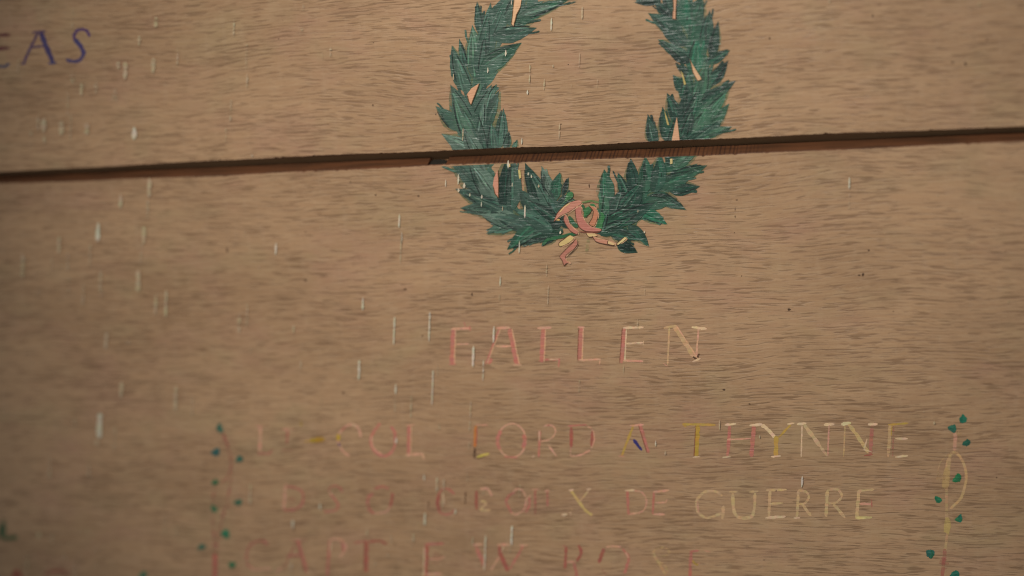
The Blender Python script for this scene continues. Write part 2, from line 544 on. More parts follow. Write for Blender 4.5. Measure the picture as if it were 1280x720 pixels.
def branch(which, leaves, spine, greens, vein, fill):
    p = Paint()
    p.stroke(spine, 25, greens[0], cover=1.0, smooth=True, taper=(.6, .6), rag=.12)
    lift = .00004
    for tip, base, wd, col in leaves:      # thin olive underpainting that shows as a fringe
        p.leaf((tip[0] + .6, tip[1] + .8), base, wd + 4, (112, 122, 84), cover=.5, lift=.00002)
    # small leaves brushed in under the long ones
    S_ = [Vector(q) for q in spine]
    rr = random.Random(5)
    for i in range(len(S_) - 1):
        for k in range(fill):
            t = (k + rr.random()) / fill
            b = S_[i].lerp(S_[i + 1], t)
            d = (S_[i + 1] - S_[i]).normalized()
            sd = rr.choice((-1, 1))
            nn = Vector((-d.y, d.x)) * sd
            b = b + nn * rr.uniform(-3, 12)
            tp = b + d * rr.uniform(16, 28) + nn * rr.uniform(6, 18)
            p.leaf(tp, b, rr.uniform(5, 9.5), rr.choice(greens), lift=lift, bend=rr.uniform(-.06, .06))
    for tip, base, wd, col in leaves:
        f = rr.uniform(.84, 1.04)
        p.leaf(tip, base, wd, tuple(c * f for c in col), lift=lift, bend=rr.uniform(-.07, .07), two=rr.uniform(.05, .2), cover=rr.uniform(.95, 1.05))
        T, B = Vector(tip), Vector(base)
        for k in range(rr.randint(3, 5)):   # single brush hairs drawn along the leaf
            o = Vector((-(T - B).y, (T - B).x)).normalized() * rr.uniform(-.36, .36) * wd
            a, b = B.lerp(T, rr.uniform(.02, .4)) + o, B.lerp(T, rr.uniform(.6, .97)) + o * .15
            g_ = rr.choice((.62, .75, .84, 1.16, 1.3, 1.42))
            p.stroke([a, a.lerp(b, .5) + o * .22, b], rr.uniform(1.0, 2.6), tuple(c * g_ for c in col), cover=rr.uniform(.5, .8), lift=lift + .0001, smooth=True, taper=(.5, .15))
        for k in range(rr.randint(1, 3)):   # feathery flicks that leave the leaf's outline
            sd = rr.choice((-1, 1))
            o = Vector((-(T - B).y, (T - B).x)).normalized() * sd * wd
            g_ = rr.choice((.8, .92, 1.05, 1.15))
            t0 = rr.uniform(.25, .7)
            a = B.lerp(T, t0) + o * .2
            b = B.lerp(T, t0 + rr.uniform(.25, .42)) + o * rr.uniform(.22, .42)
            p.stroke([a, a.lerp(b, .6) + o * .05, b], rr.uniform(1.6, 3.2), tuple(c * g_ for c in col), cover=rr.uniform(.7, .95), lift=lift, smooth=True, taper=(.9, .1))
        if rr.random() < .6:          # a pale brushed vein or edge
            o = Vector((-(T - B).y, (T - B).x)).normalized() * rr.uniform(-.25, .25) * wd
            a, b = B.lerp(T, rr.uniform(.05, .3)) + o, B.lerp(T, rr.uniform(.6, .88)) + o * .3
            p.stroke([a, a.lerp(b, .5) + o * .15, b], rr.uniform(.9, 1.7), vein, cover=rr.uniform(.26, .42), lift=lift + .00015, smooth=True)
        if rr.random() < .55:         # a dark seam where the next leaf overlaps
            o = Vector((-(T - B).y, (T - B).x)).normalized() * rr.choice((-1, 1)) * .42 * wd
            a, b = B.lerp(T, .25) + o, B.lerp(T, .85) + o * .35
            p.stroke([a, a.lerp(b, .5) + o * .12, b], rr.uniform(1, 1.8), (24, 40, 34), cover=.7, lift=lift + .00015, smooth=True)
    return p, lift


SP_L = [(668, 288), (640, 270), (618, 244), (604, 212), (600, 180), (596, 148), (594, 112), (604, 76), (622, 40), (648, 8), (672, -16)]
SP_R = [(762, 292), (790, 268), (822, 240), (842, 208), (852, 176), (864, 142), (872, 106), (868, 68), (858, 30), (848, -6), (838, -22)]
LBL = {'left': "grey green laurel branch of the wreath", 'right': "deep glossy green laurel branch of the wreath"}
branches = {}
for which in BRD:
    for side, leaves, spine, gr, vein in (('left', LEFT_LEAVES, SP_L, (G1, G2, G4, G5), (122, 146, 128)),
                                          ('right', RIGHT_LEAVES, SP_R, (D1, D2, D4, D3), (120, 156, 134))):
        p, lift = branch(which, leaves, spine, gr, vein, 8 if side == 'right' else 6)
        rr = random.Random(31)
        # gloss glints drawn in as pale colour, and scratches, along the grain
        for k in range(60 if side == 'right' else 16):
            i = rr.randrange(len(spine) - 1)
            q = Vector(spine[i]).lerp(Vector(spine[i + 1]), rr.random()) + Vector((rr.uniform(-20, 20), rr.uniform(-10, 10)))
            ln = rr.uniform(2, 9)
            p.stroke([q, q + Vector((ln, -ln * .04))], rr.uniform(.6, 1.2), (110, 140, 122), cover=rr.uniform(.3, .5), lift=lift - .00035)
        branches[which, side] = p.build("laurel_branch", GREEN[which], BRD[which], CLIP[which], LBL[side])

# stem showing between the leaves: sub-parts of each branch
Y1 = .0036
STEMS = [
    ('upper', 'left', [(643, -4), (653, -4), (651, 8), (646, 18), (642, 33), (639.5, 30), (641, 16)], CREAM),
    ('upper', 'left', [(584, 118), (590, 110), (599.5, 104), (594, 118), (589, 131), (586.5, 127)], (204, 154, 118)),
    ('lower', 'left', [(616.5, 232), (618, 222), (622.5, 212), (623.5, 228), (623.3, 247), (619, 242)], (198, 138, 112)),
    ('upper', 'right', [(841.5, -4), (846, -4), (845, 10), (844.6, 24), (840.4, 23), (842, 10)], (198, 148, 114)),
    ('upper', 'right', [(862.5, 73), (867, 82), (876, 96), (877, 99), (872, 101), (866, 90)], (206, 164, 124)),
    ('upper', 'right', [(846.5, 146), (848, 158), (850, 176), (840, 176), (843, 160)], (204, 156, 120)),
    ('upper', 'right', [(851.5, 88), (854, 92), (858, 105), (855.5, 106)], (180, 160, 96)),
    ('upper', 'right', [(831, 138), (834, 146), (837, 156), (834.5, 156), (832, 146)], (178, 158, 96)),
    ('lower', 'right', [(838, 198), (841, 198), (841, 204), (838, 205)], (200, 180, 120)),
    ('lower', 'left', [(635, 200), (638, 200), (638.5, 208), (635.5, 209)], (214, 184, 120)),
    ('lower', 'left', [(648, 212), (651, 212), (652, 222), (649.5, 223)], (196, 176, 110)),
]
for which, side, pts, col in STEMS:
    p = Paint()
    p.poly(pts, col, lift=Y1, cover=1.0)
    if len(pts) > 5:
        p.stroke([(a + .4, b) for a, b in pts[2:] + pts[:1]], 1.1, (96, 70, 40), cover=.7, lift=Y1 + .0001)
    p.build("stem", LETTER[which], branches[which, side], CLIP[which])


# bow of pink ribbon at the foot of the wreath
def z7(pts):
    return [(660 + x / 6.545, 230 + y / 6.545) for x, y in pts]


def round_off(pts):
    """closed smooth curve through the points"""
    n = len(pts)
    P = [Vector(p) for p in pts]
    out = []
    for i in range(n):
        p0, p1, p2, p3 = P[i - 1], P[i], P[(i + 1) % n], P[(i + 2) % n]
        for k in range(4):
            t = k / 4
            c = .5 * ((2 * p1) + (p2 - p0) * t + (2 * p0 - 5 * p1 + 4 * p2 - p3) * t * t + (3 * p1 - p0 - 3 * p2 + p3) * t ** 3)
            out.append(tuple(p1.lerp(p2, t).lerp(c, .7)))
    return out


RIBBON = paint_mat("pink_ribbon_paint", 'lower', rough=.5, flake=.6, relief=.35, spec=.3)
bow = Paint()
BANDS = [
    ([(310, 245), (340, 320), (380, 360), (412, 385), (402, 410), (350, 382), (308, 322), (294, 280)], (180, 116, 97)),
    ([(390, 182), (436, 182), (442, 240), (470, 300), (520, 345), (602, 366), (590, 386), (482, 386), (422, 350), (396, 280)], (182, 114, 98)),
    ([(500, 172), (550, 188), (577, 240), (562, 300), (542, 342), (500, 325), (528, 275), (538, 222), (520, 196)], (186, 122, 90)),
    ([(418, 128), (442, 155), (402, 182), (332, 227), (270, 256), (216, 304), (243, 236), (288, 186), (348, 145)], (190, 128, 106)),
    ([(345, 416), (378, 440), (334, 480), (264, 508), (256, 480), (300, 446)], (206, 178, 116)),
    ([(392, 450), (408, 482), (384, 522), (332, 562), (308, 590), (316, 622), (348, 640), (318, 646), (296, 664), (284, 626), (262, 590), (288, 558), (335, 510), (370, 478)], (178, 116, 96)),
    ([(480, 396), (545, 400), (560, 425), (500, 430)], (206, 176, 122)),
    ([(528, 422), (575, 438), (662, 458), (712, 482), (700, 500), (600, 482), (556, 466)], (188, 130, 104)),
    ([(662, 460), (714, 482), (702, 500), (655, 488)], (212, 180, 128)),
    ([(792, 432), (806, 446), (742, 494), (728, 486)], (214, 190, 132)),
]
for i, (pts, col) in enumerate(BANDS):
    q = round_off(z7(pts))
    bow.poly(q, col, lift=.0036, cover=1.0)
    n = len(q)
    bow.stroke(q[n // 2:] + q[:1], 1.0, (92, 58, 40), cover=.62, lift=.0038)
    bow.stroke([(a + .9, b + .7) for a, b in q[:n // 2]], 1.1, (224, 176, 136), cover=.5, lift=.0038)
bow.blob(z7([(250, 290)])[0], 2.2, 1.1, (216, 176, 110), lift=.0037)
bow.stroke(z7([(350, 150), (300, 185), (262, 230)]), 1.5, (226, 186, 132), cover=.7, lift=.0039)
bow.stroke(z7([(405, 455), (412, 490), (385, 530), (330, 585)]), .9, (60, 46, 36), cover=.7, lift=.0039)
bow.stroke(z7([(420, 388), (500, 392), (590, 392)]), 1.3, (120, 58, 46), cover=.7, lift=.0039)
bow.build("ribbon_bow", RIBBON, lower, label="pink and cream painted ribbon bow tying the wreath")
# bright green touches behind the bow
tuft = Paint()
for a, b in [((700, 268), (720, 250)), ((735, 262), (744, 256)), ((752, 268), (748, 290)), ((706, 252), (716, 240)), ((730, 272), (738, 258))]:
    tuft.leaf(a, b, 8, (58, 112, 64), lift=.0033)
tuft.stroke(z7([(445, 150), (520, 135), (585, 150)]), 2.4, (96, 134, 74), cover=.55, lift=.0032)
tuft.stroke(z7([(500, 430), (490, 500), (480, 560)]), 4, (116, 138, 80), cover=.32, lift=.0032)
tuft.stroke(z7([(120, 495), (165, 450), (330, 415), (410, 400)]), 4, (44, 98, 60), cover=.95, lift=.0032)
tuft.stroke(z7([(600, 330), (620, 270), (600, 230)]), 4, (56, 116, 66), cover=.9, lift=.0032)
tuft.stroke(z7([(445, 165), (470, 220), (480, 270)]), 4, (50, 92, 54), cover=.9, lift=.0032)
tuft.stroke(z7([(340, 260), (365, 310), (410, 350)]), 5, (48, 92, 58), cover=.9, lift=.0032)
tuft.build("leaf_tuft", GREEN['lower'], lower, label="bright green leaf touches behind the pink bow")

# ------------------------------------------------------------------ lettering: each letter a part of its board
P_, PP, TN, YL, CR, RD, NV, BR = (187, 118, 99), (210, 156, 126), (198, 160, 115), (184, 148, 72), (220, 186, 147), (166, 96, 78), (54, 48, 104), (96, 66, 44)


def letter(which, strokes, label=None):
    p = Paint()
    for i, s in enumerate(strokes):
        pts, wd, col, cov = s[:4]
        opt = s[4] if len(s) > 4 else ''
        p.stroke(pts, wd * .96, col, cover=min(cov * 1.03 + .1, 1), smooth='s' in opt, lift=.00002, rag=.22)
        if 'e' in opt:       # the paint ridge left standing along the right of a worn stem
            q = [(a + wd * .48, b) for a, b in pts]
            p.stroke(q, max(1.2, wd * .25), (218, 170, 130), cover=.72, lift=.0002, smooth='s' in opt)
        if 'd' in opt:       # a thin darker line at the left of a stem
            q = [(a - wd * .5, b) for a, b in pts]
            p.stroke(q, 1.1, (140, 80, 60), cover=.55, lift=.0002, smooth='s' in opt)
        if 'h' in opt:       # stain of lost paint round the stroke
            p.stroke(pts, wd * 2.4, (176, 112, 92), cover=.2, lift=0, smooth='s' in opt)
    p.build("letter", LETTER[which], BRD[which], label=label)


F1 = .86
# FALLEN
letter('lower', [([(566.7, 411), (565.3, 455)], 6, P_, F1, 'e'), ([(564, 411.2), (589.2, 410)], 3, PP, .8), ([(587, 407), (588, 414)], 2, P_, .7), ([(570, 430.3), (586.4, 430)], 2, PP, .72), ([(561, 455), (570, 455)], 2.6, P_, .75), ([(580, 402), (582, 409)], 1.2, P_, .5)])
letter('lower', [([(621, 410), (637.5, 409.6)], 3.2, PP, .8), ([(624.4, 411), (607.5, 455)], 3, P_, .8, 'e'), ([(614.6, 448), (611, 455)], 4.2, P_, .9), ([(637, 411), (646.5, 456)], 6.2, P_, F1, 'e'), ([(619.5, 432.8), (639, 432.6)], 2.6, PP, .8), ([(641, 456), (652, 456)], 2.2, PP, .75), ([(605.6, 450), (605.4, 458)], 1.4, PP, .6)])
letter('lower', [([(679.2, 411), (677.3, 453)], 6, P_, F1, 'e'), ([(671.6, 410.2), (689.4, 409.4)], 3, PP, .78), ([(673.4, 451.3), (684, 449.5), (699, 449.2), (698.4, 459)], 2.6, P_, .8), ([(686, 449.4), (698, 449)], 1.4, CR, .6)])
letter('lower', [([(726.4, 409), (724.8, 451)], 6, P_, F1, 'ed'), ([(722, 409), (731, 409)], 2.6, PP, .75), ([(723.6, 450.2), (750.4, 449)], 2.4, PP, .8), ([(750.2, 448), (749.4, 456)], 1.8, PP, .72)])
letter('lower', [([(780.4, 410), (777, 454)], 5, P_, F1, 'd'), ([(783, 412), (781, 452)], 1.8, CR, .74), ([(779, 410), (804.6, 409)], 3, CR, .84), ([(781.8, 429.4), (804.4, 428.4)], 2, CR, .76), ([(804.2, 426), (804.4, 431.5)], 1.6, CR, .7), ([(779, 450.6), (804, 451.6)], 2.8, PP, .82), ([(800, 454), (804, 453)], 1.6, CR, .6)])
letter('lower', [([(829.6, 409.9), (845, 407.2)], 3, TN, .8), ([(836.8, 409), (834.4, 456)], 2.4, TN, .74), ([(842.3, 406.5), (869.2, 448)], 6, TN, .82, 'e'), ([(873.4, 409), (870.4, 446)], 2.4, PP, .76), ([(864.6, 409), (883.4, 411)], 3, CR, .8), ([(866, 446), (871, 449), (874, 442)], 3.6, BR, .8), ([(865.5, 452), (875.8, 448)], 2.6, CR, .6), ([(829, 454), (836, 459)], 2.2, PP, .5)], "worn tan letter N of FALLEN")
# LT-COL LORD A THYNNE
letter('lower', [([(325.6, 533), (324.6, 567)], 3.4, PP, .62), ([(320, 533), (331, 532.4)], 2.2, PP, .5), ([(321, 567), (336, 567.4), (341, 562)], 2.6, P_, .56)])
letter('lower', [([(350, 537), (368, 536.4)], 2.6, PP, .56), ([(359.6, 537), (358.6, 556)], 3, P_, .46), ([(350, 563), (366, 562.6)], 2, P_, .36), ([(376, 526), (376.4, 533)], 3, YL, .5)])
letter('lower', [([(381, 552.2), (386, 551)], 4, YL, .62), ([(387, 550.6), (405.5, 548.6)], 6, (176, 136, 44), .7)], "yellow painted dash")
letter('lower', [([(450.8, 547), (450, 540), (446.3, 533), (440, 530.6), (432.5, 533), (426.3, 538.8), (423, 546.3), (423.8, 555), (428.8, 563.8), (436.5, 570.2)], 2.8, PP, .7, 's'), ([(432.5, 533), (426.3, 538.8)], 3, P_, .7), ([(422.8, 542.8), (422.8, 551)], 5.4, (188, 150, 50), .88), ([(423.4, 553), (424.8, 559)], 2.6, NV, .45), ([(440, 530), (446, 533)], 1.8, CR, .6)])
letter('lower', [([(475.4, 529), (470, 536), (464.4, 545), (463.8, 553.8), (468, 563.8), (477.5, 570), (487.5, 567), (492.5, 560), (494.4, 550), (493, 540), (488.6, 533)], 3.4, P_, .82, 's'), ([(464.6, 544), (464.6, 553), (468.8, 562), (477.5, 568)], 1.6, (222, 160, 132), .72, 's'), ([(493.6, 538), (494.4, 556)], 4, P_, .74)])
letter('lower', [([(511.8, 531.5), (510.8, 568)], 5, P_, .78, 'e'), ([(508, 531.6), (518, 531)], 2.2, PP, .66), ([(507.3, 568.6), (527.8, 567.6), (530.4, 573.8)], 3, PP, .84)])
letter('lower', [([(594.6, 532), (593.9, 559)], 4.2, (190, 116, 58), .86), ([(596.3, 534), (595.4, 556)], 1.6, RD, .8), ([(593.8, 559), (593, 573)], 2.6, BR, .5), ([(594, 531), (610, 531.4)], 2, PP, .5), ([(609, 528.6), (609, 534)], 1.3, PP, .5), ([(596, 571.4), (604, 568.6), (611.6, 567)], 3, (196, 176, 84), .84), ([(594.6, 573.4), (606, 570.8)], 1.2, BR, .5)])
letter('lower', [([(640 + 17.4 * math.cos(a), 550.6 + 21 * math.sin(a)) for a in [k * math.pi / 8 - 1.9 for k in range(17)]], 2.1, PP, .74, 's'), ([(625.6, 538), (622, 551), (624.6, 562)], 5, P_, .84, 's'), ([(654.6, 543), (656, 551), (654, 560)], 5, P_, .8, 's'), ([(630, 571), (647, 572)], 2, P_, .7)])
letter('lower', [([(674.6, 538), (673.6, 571.4)], 3.2, P_, .8), ([(674.3, 538), (674, 551)], 1.5, CR, .6), ([(680, 532.6), (686, 531.2), (692.5, 533.8), (694.4, 540), (691, 546), (685, 550), (676.4, 551.2)], 2, PP, .62, 's'), ([(685, 556), (690, 562.6), (695.8, 570.8)], 2.2, PP, .68), ([(665, 571), (668, 570)], 3, CR, .64), ([(684, 532), (687, 531)], 3, P_, .6)])
letter('lower', [([(710, 532.4), (733.2, 530.8)], 2.4, P_, .7), ([(714.4, 534), (713.8, 559)], 4.4, RD, .78), ([(740.8, 537), (740, 559)], 4.4, RD, .76), ([(733, 531.4), (741, 538), (743, 549), (739, 561)], 2.2, PP, .52, 's'), ([(713.6, 558), (713, 570), (721, 570)], 2.2, PP, .46), ([(720, 570), (729, 567.4), (737.8, 562.4)], 2.6, PP, .62, 's')])
letter('lower', [([(791.8, 532), (777, 570)], 3.2, YL, .74), ([(800.3, 531.5), (810.8, 566)], 4.2, P_, .72, 'd'), ([(792, 549), (802.2, 563)], 4, NV, .92), ([(787.4, 532), (804.6, 530.8)], 2.6, PP, .66), ([(773, 570), (781, 570.4)], 2, PP, .5), ([(789, 531), (794, 531)], 2, YL, .6)], "faded letter A with a dark blue touch")
letter('lower', [([(852.8, 530.4), (894.4, 531)], 3.2, YL, .86), ([(872.4, 531.6), (870.3, 571.4)], 5.6, (180, 142, 56), .86, 'd'), ([(866, 571.4), (875, 570.6)], 1.8, CR, .66), ([(853, 530), (858, 534)], 2, YL, .6)], "mustard yellow letter T")
letter('lower', [([(912.3, 532), (909.4, 570.7)], 4.2, P_, .7), ([(906, 531.2), (920, 529.8)], 3.2, CR, .8), ([(908.8, 549.4), (942.3, 548)], 2, PP, .78), ([(942.3, 532), (939.2, 571)], 5.4, P_, .72), ([(937, 531.6), (953, 530.2)], 3.4, CR, .78), ([(903, 571.6), (914, 571)], 2.2, CR, .64)])
letter('lower', [([(952, 531.4), (960, 537), (968.6, 546.8)], 4.8, CR, .82, 's'), ([(989.4, 529.8), (973, 547)], 2.8, YL, .8), ([(970.2, 545), (969.8, 571)], 5.6, YL, .84), ([(963.6, 571), (976, 570)], 2.4, CR, .7), ([(984, 530), (993, 529)], 2.4, CR, .66)])
letter('lower', [([(996, 530.4), (1008, 529.2)], 3.4, CR, .84), ([(1002.7, 532), (1001.4, 571)], 2, CR, .64), ([(1005, 530.4), (1026, 559)], 5, (200, 166, 124), .76), ([(1030, 531.2), (1043, 530)], 3.6, CR, .84), ([(1036.4, 531), (1034.6, 570)], 2.2, PP, .56), ([(1026, 559), (1034, 570)], 3.6, (200, 166, 124), .56)])
letter('lower', [([(1051.6, 530.2), (1063.8, 529)], 4.2, (214, 190, 140), .86), ([(1056.2, 532), (1054.6, 571)], 2, TN, .55), ([(1060.6, 530.4), (1072, 545), (1085.6, 566)], 4.4, (198, 166, 112), .72), ([(1085, 530.4), (1097, 530)], 4, CR, .84), ([(1090, 532), (1088, 568)], 4.6, P_, .5), ([(1080, 569.6), (1091, 568)], 2, RD, .62), ([(1084, 548), (1080, 562), (1090, 565)], 1.8, CR, .56)])
letter('lower', [([(1113, 530.4), (1110.2, 571.4)], 4, TN, .62), ([(1115, 530), (1114, 545)], 1.6, YL, .6), ([(1110.2, 531), (1135.4, 528.8)], 2.6, YL, .72), ([(1119, 548), (1135, 548.4)], 2.6, CR, .7), ([(1119, 571.4), (1135, 569.6)], 2.8, CR, .72), ([(1117, 532), (1116, 570)], 2, P_, .34)])
# D S O CROIX DE GUERRE
letter('lower', [([(357, 605), (354.6, 638)], 3, PP, .58), ([(355, 637.4), (372, 636.7)], 4, P_, .56), ([(357, 608), (366, 609), (376, 613), (379.4, 621), (377, 631), (369, 637)], 3, P_, .52, 's'), ([(366, 620), (362, 632)], 9, P_, .2)])
letter('lower', [([(428, 612), (421, 607.6), (413, 609), (410.6, 614)], 2.6, P_, .5, 's'), ([(412, 614.5), (417, 622), (422.3, 629.7), (420, 637.5), (405, 639.4)], 3.2, P_, .6, 's'), ([(423, 608.6), (428.4, 615.4)], 3.4, P_, .52), ([(411, 613), (415, 618)], 2, CR, .52)])
letter('lower', [([(467, 616), (460, 623.4), (461.4, 636), (468, 642)], 3.6, P_, .54, 's'), ([(468, 611.4), (477.8, 607.8), (486, 611)], 3, P_, .5, 's'), ([(490.6, 616), (490, 624), (487.8, 633.4)], 3.6, RD, .64, 's'), ([(487.8, 633), (482, 640), (468, 642)], 2.4, PP, .46, 's')])
letter('lower', [([(568, 618), (562, 612), (553, 612), (547, 621), (546.6, 632), (551, 641), (560, 643), (568, 638)], 2.6, P_, .5, 's'), ([(548.8, 617), (546.9, 630), (549, 639)], 4.4, RD, .56), ([(553.6, 616), (555, 632)], 1.8, CR, .55), ([(536, 626), (535, 638)], 2.2, BR, .36), ([(560, 612), (566, 616)], 3, P_, .46)])
letter('lower', [([(595.4, 613), (595.6, 637)], 3.4, RD, .6), ([(600, 611.6), (609.4, 611), (614.8, 619.8)], 3, PP, .66, 's'), ([(600, 626), (607.8, 628.6), (601, 637.6), (613, 637.4)], 2.6, (206, 170, 120), .58, 's'), ([(582, 614), (581.6, 630)], 1.6, BR, .5)])
letter('lower', [([(643.8, 615), (636, 620), (632.8, 626.6), (636, 634.4), (640, 642)], 3.2, P_, .56, 's'), ([(641, 615), (648, 611), (655, 616), (657.6, 627), (654, 638), (645, 643), (639, 641)], 2.4, PP, .54, 's'), ([(650, 606), (650, 612)], 1.6, CR, .5)])
letter('lower', [([(669, 612), (669, 643)], 3, P_, .44), ([(664, 612), (674, 611.6)], 2, PP, .46), ([(663.4, 619), (658, 624.4)], 2.8, PP, .64), ([(661.4, 621), (661.8, 631), (657, 640.6)], 3.2, P_, .6, 's'), ([(681, 615), (684.4, 612.4), (687, 615)], 2.2, PP, .6, 's'), ([(684.5, 614), (684.4, 633)], 2.6, P_, .56)])
letter('lower', [([(713.3, 612.6), (724.7, 628.4), (732, 638), (740.4, 644)], 3.2, (198, 168, 104), .78, 's'), ([(737, 611.6), (723.6, 628)], 2.2, TN, .64), ([(702, 643.4), (709, 643)], 3.6, CR, .74), ([(713, 639), (713.6, 644)], 1.8, CR, .6), ([(711, 613), (717, 612)], 2.8, CR, .66), ([(733, 612), (739, 611)], 2.6, CR, .56), ([(716, 636), (711, 640)], 1.6, TN, .5)])
letter('lower', [([(784.2, 612), (785.6, 643.4)], 3.4, P_, .68), ([(781.2, 613.2), (793.8, 612.6)], 2.4, CR, .66), ([(786.4, 643), (797, 641)], 2.6, PP, .66), ([(793, 613), (803, 616), (808, 625), (806, 636), (797, 642)], 2.2, PP, .52, 's')])
letter('lower', [([(817.6, 614), (815.8, 643)], 3, P_, .6), ([(816.6, 614.8), (836.6, 612.8)], 2.8, PP, .7), ([(819, 628.4), (832, 628), (834, 624)], 2.4, PP, .68), ([(816.6, 643), (831, 642.8)], 2.8, PP, .72)])
TG = (202, 167, 121)
letter('lower', [([(903, 620), (894.2, 614.4), (882.5, 614.4), (873.8, 620.8), (870.3, 629.6), (873.2, 641.3), (882.5, 647), (891.3, 645.6), (902.6, 641)], 3.2, TG, .68, 's'), ([(904.4, 632), (903, 649)], 4.2, TG, .72), ([(871.4, 626), (873, 640)], 3, PP, .55)])
letter('lower', [([(916, 616.5), (917.5, 638.4), (923.4, 646.6), (935, 647), (942, 641), (943.8, 616)], 4, TG, .74, 's'), ([(911.4, 615), (922, 614.6)], 2.4, TG, .62), ([(936.6, 615), (948, 614)], 2.4, TG, .66)])
letter('lower', [([(962.7, 612), (961.2, 647)], 4, TG, .7), ([(957.6, 612.8), (983.4, 612)], 2.8, TG, .76), ([(962.6, 629.8), (979, 628.8)], 2.8, TG, .74), ([(956.6, 647.2), (982, 645.6)], 3.2, CR, .72)])
letter('lower', [([(997.9, 613), (996.2, 647.4)], 3.6, TG, .66), ([(997.7, 612.7), (1008, 615), (1011, 622.3), (1005, 629.6), (998.6, 630)], 3, TG, .62, 's'), ([(1003.4, 630.6), (1010, 640), (1014, 645)], 3.6, TG, .64), ([(992, 647.4), (1000, 647)], 2.6, CR, .64)])
letter('lower', [([(1034.2, 613), (1032.6, 646)], 4.4, TG, .68), ([(1034, 612.6), (1047.3, 612), (1052, 620.8), (1044.4, 628.4), (1035.4, 629)], 3, TG, .68, 's'), ([(1041.5, 629.4), (1056.4, 647.4)], 4, TG, .68)])
letter('lower', [([(1073.8, 612), (1070.8, 648.6)], 4.4, TG, .72), ([(1072, 613.6), (1093, 611.8)], 3, TG, .74), ([(1073.8, 629.6), (1090, 630)], 3, PP, .64), ([(1069.2, 647.4), (1090, 646.6)], 3.6, (206, 184, 122), .78), ([(1089, 624), (1090, 634)], 2.2, P_, .5)])
# CAPT E W ROSE
letter('lower', [([(336, 682), (326, 676), (314, 680), (308.6, 692), (309, 704), (316, 711)], 2.8, P_, .46, 's'), ([(311, 708), (318, 712), (326, 711.4), (340, 710.6)], 2.4, PP, .58, 's'), ([(312, 682), (324, 676), (334, 677)], 3, P_, .34, 's')])
letter('lower', [([(372, 674), (384, 716)], 4.4, P_, .64, 'd'), ([(358, 695), (376, 694)], 3.4, P_, .58), ([(363, 674.6), (383, 675)], 2.4, PP, .46), ([(352, 708), (346, 716)], 2.8, PP, .5), ([(370, 677), (354, 712)], 2.2, P_, .34), ([(384, 710), (388, 717)], 2, CR, .5)])
letter('lower', [([(412.4, 674.5), (409, 722)], 3.2, P_, .58), ([(413.4, 676), (413, 690)], 1.4, CR, .6), ([(412, 674), (426.7, 674.8), (432.6, 685), (424, 697)], 2.8, PP, .66, 's'), ([(428, 676), (430, 690)], 3.6, P_, .56)])
letter('lower', [([(458.4, 675.6), (457.6, 715)], 5, RD, .76, 'd'), ([(461, 677.4), (474, 676), (484, 680)], 3, RD, .48, 's'), ([(442, 679), (459, 675.6)], 2.6, P_, .46)])
letter('lower', [([(533.4, 682), (531.2, 730)], 5, RD, .8), ([(530.8, 684), (529.4, 730)], 1.8, CR, .66), ([(531, 680.8), (544, 680), (555.6, 679.4)], 3.4, P_, .6), ([(536.4, 698.8), (550, 699), (556, 695)], 2, PP, .68), ([(532, 718), (553, 717)], 2.8, PP, .7), ([(545, 690), (548, 706)], 12, P_, .16)])
letter('lower', [([(590, 681.2), (603.6, 680.4)], 2.6, PP, .76), ([(595.3, 683), (606.4, 709)], 5, P_, .72), ([(606.6, 690), (605, 712)], 1.6, CR, .6), ([(623.8, 696.4), (613.4, 713)], 2.2, PP, .7), ([(624, 682), (624.6, 690), (634.8, 714)], 5, RD, .74), ([(621.6, 681.2), (636.6, 680.4)], 3, PP, .76), ([(654.4, 682), (637, 712)], 2.8, P_, .74), ([(649, 681.4), (660, 681.6)], 2.4, PP, .66), ([(629.6, 682), (627, 690)], 1.4, CR, .6)])
letter('lower', [([(707.6, 683), (706.4, 711)], 3.4, RD, .76), ([(723, 681), (726.6, 691), (720.8, 702)], 4, RD, .7, 's'), ([(708, 702.4), (720, 702)], 2.4, PP, .7), ([(717.8, 703), (721.4, 722)], 4, P_, .6), ([(703, 682), (710, 684)], 1.6, P_, .5)])
letter('lower', [([(755, 685.6), (748.6, 703.6)], 4.6, RD, .72), ([(757.6, 684), (766, 682.8), (776.4, 683.6)], 2.2, PP, .66, 's'), ([(778, 686), (785.7, 696), (784, 706), (780.6, 717)], 3.8, P_, .76, 's'), ([(782, 690), (785.6, 697)], 1.4, CR, .6), ([(752, 712), (758, 718)], 2, P_, .4)])
letter('lower', [([(838, 690), (830, 684.6), (820, 686), (816.6, 692), (821, 700), (831, 707), (834, 714), (829, 721)], 2.8, TN, .52, 's'), ([(816.4, 690), (820, 698), (832, 718)], 3.4, TN, .56, 's'), ([(838, 690), (834, 694), (826, 696)], 2, TN, .44), ([(834, 718), (826, 722)], 2, PP, .4)])
letter('lower', [([(864, 689), (862, 724)], 4, P_, .66), ([(863, 705), (876, 704)], 2.2, PP, .46), ([(862, 722), (880, 720)], 2.4, P_, .4), ([(862, 689.4), (874, 688.4)], 2.6, P_, .6), ([(866, 700), (868.4, 704.4), (873, 705.6)], 2.8, YL, .6, 's'), ([(880, 688), (888, 690)], 2, PP, .34)])
# partly cropped red lettering at the lower left corner
letter('lower', [([(21, 712), (16, 724)], 5, (150, 70, 56), .5), ([(21, 712), (27, 724)], 5, (150, 70, 56), .42)], "red letter at the lower left corner")
letter('lower', [([(56, 719), (65, 714.6), (77.5, 714.4), (88, 720)], 4, (156, 80, 64), .4, 's')], "red arc of a letter at the lower left corner")
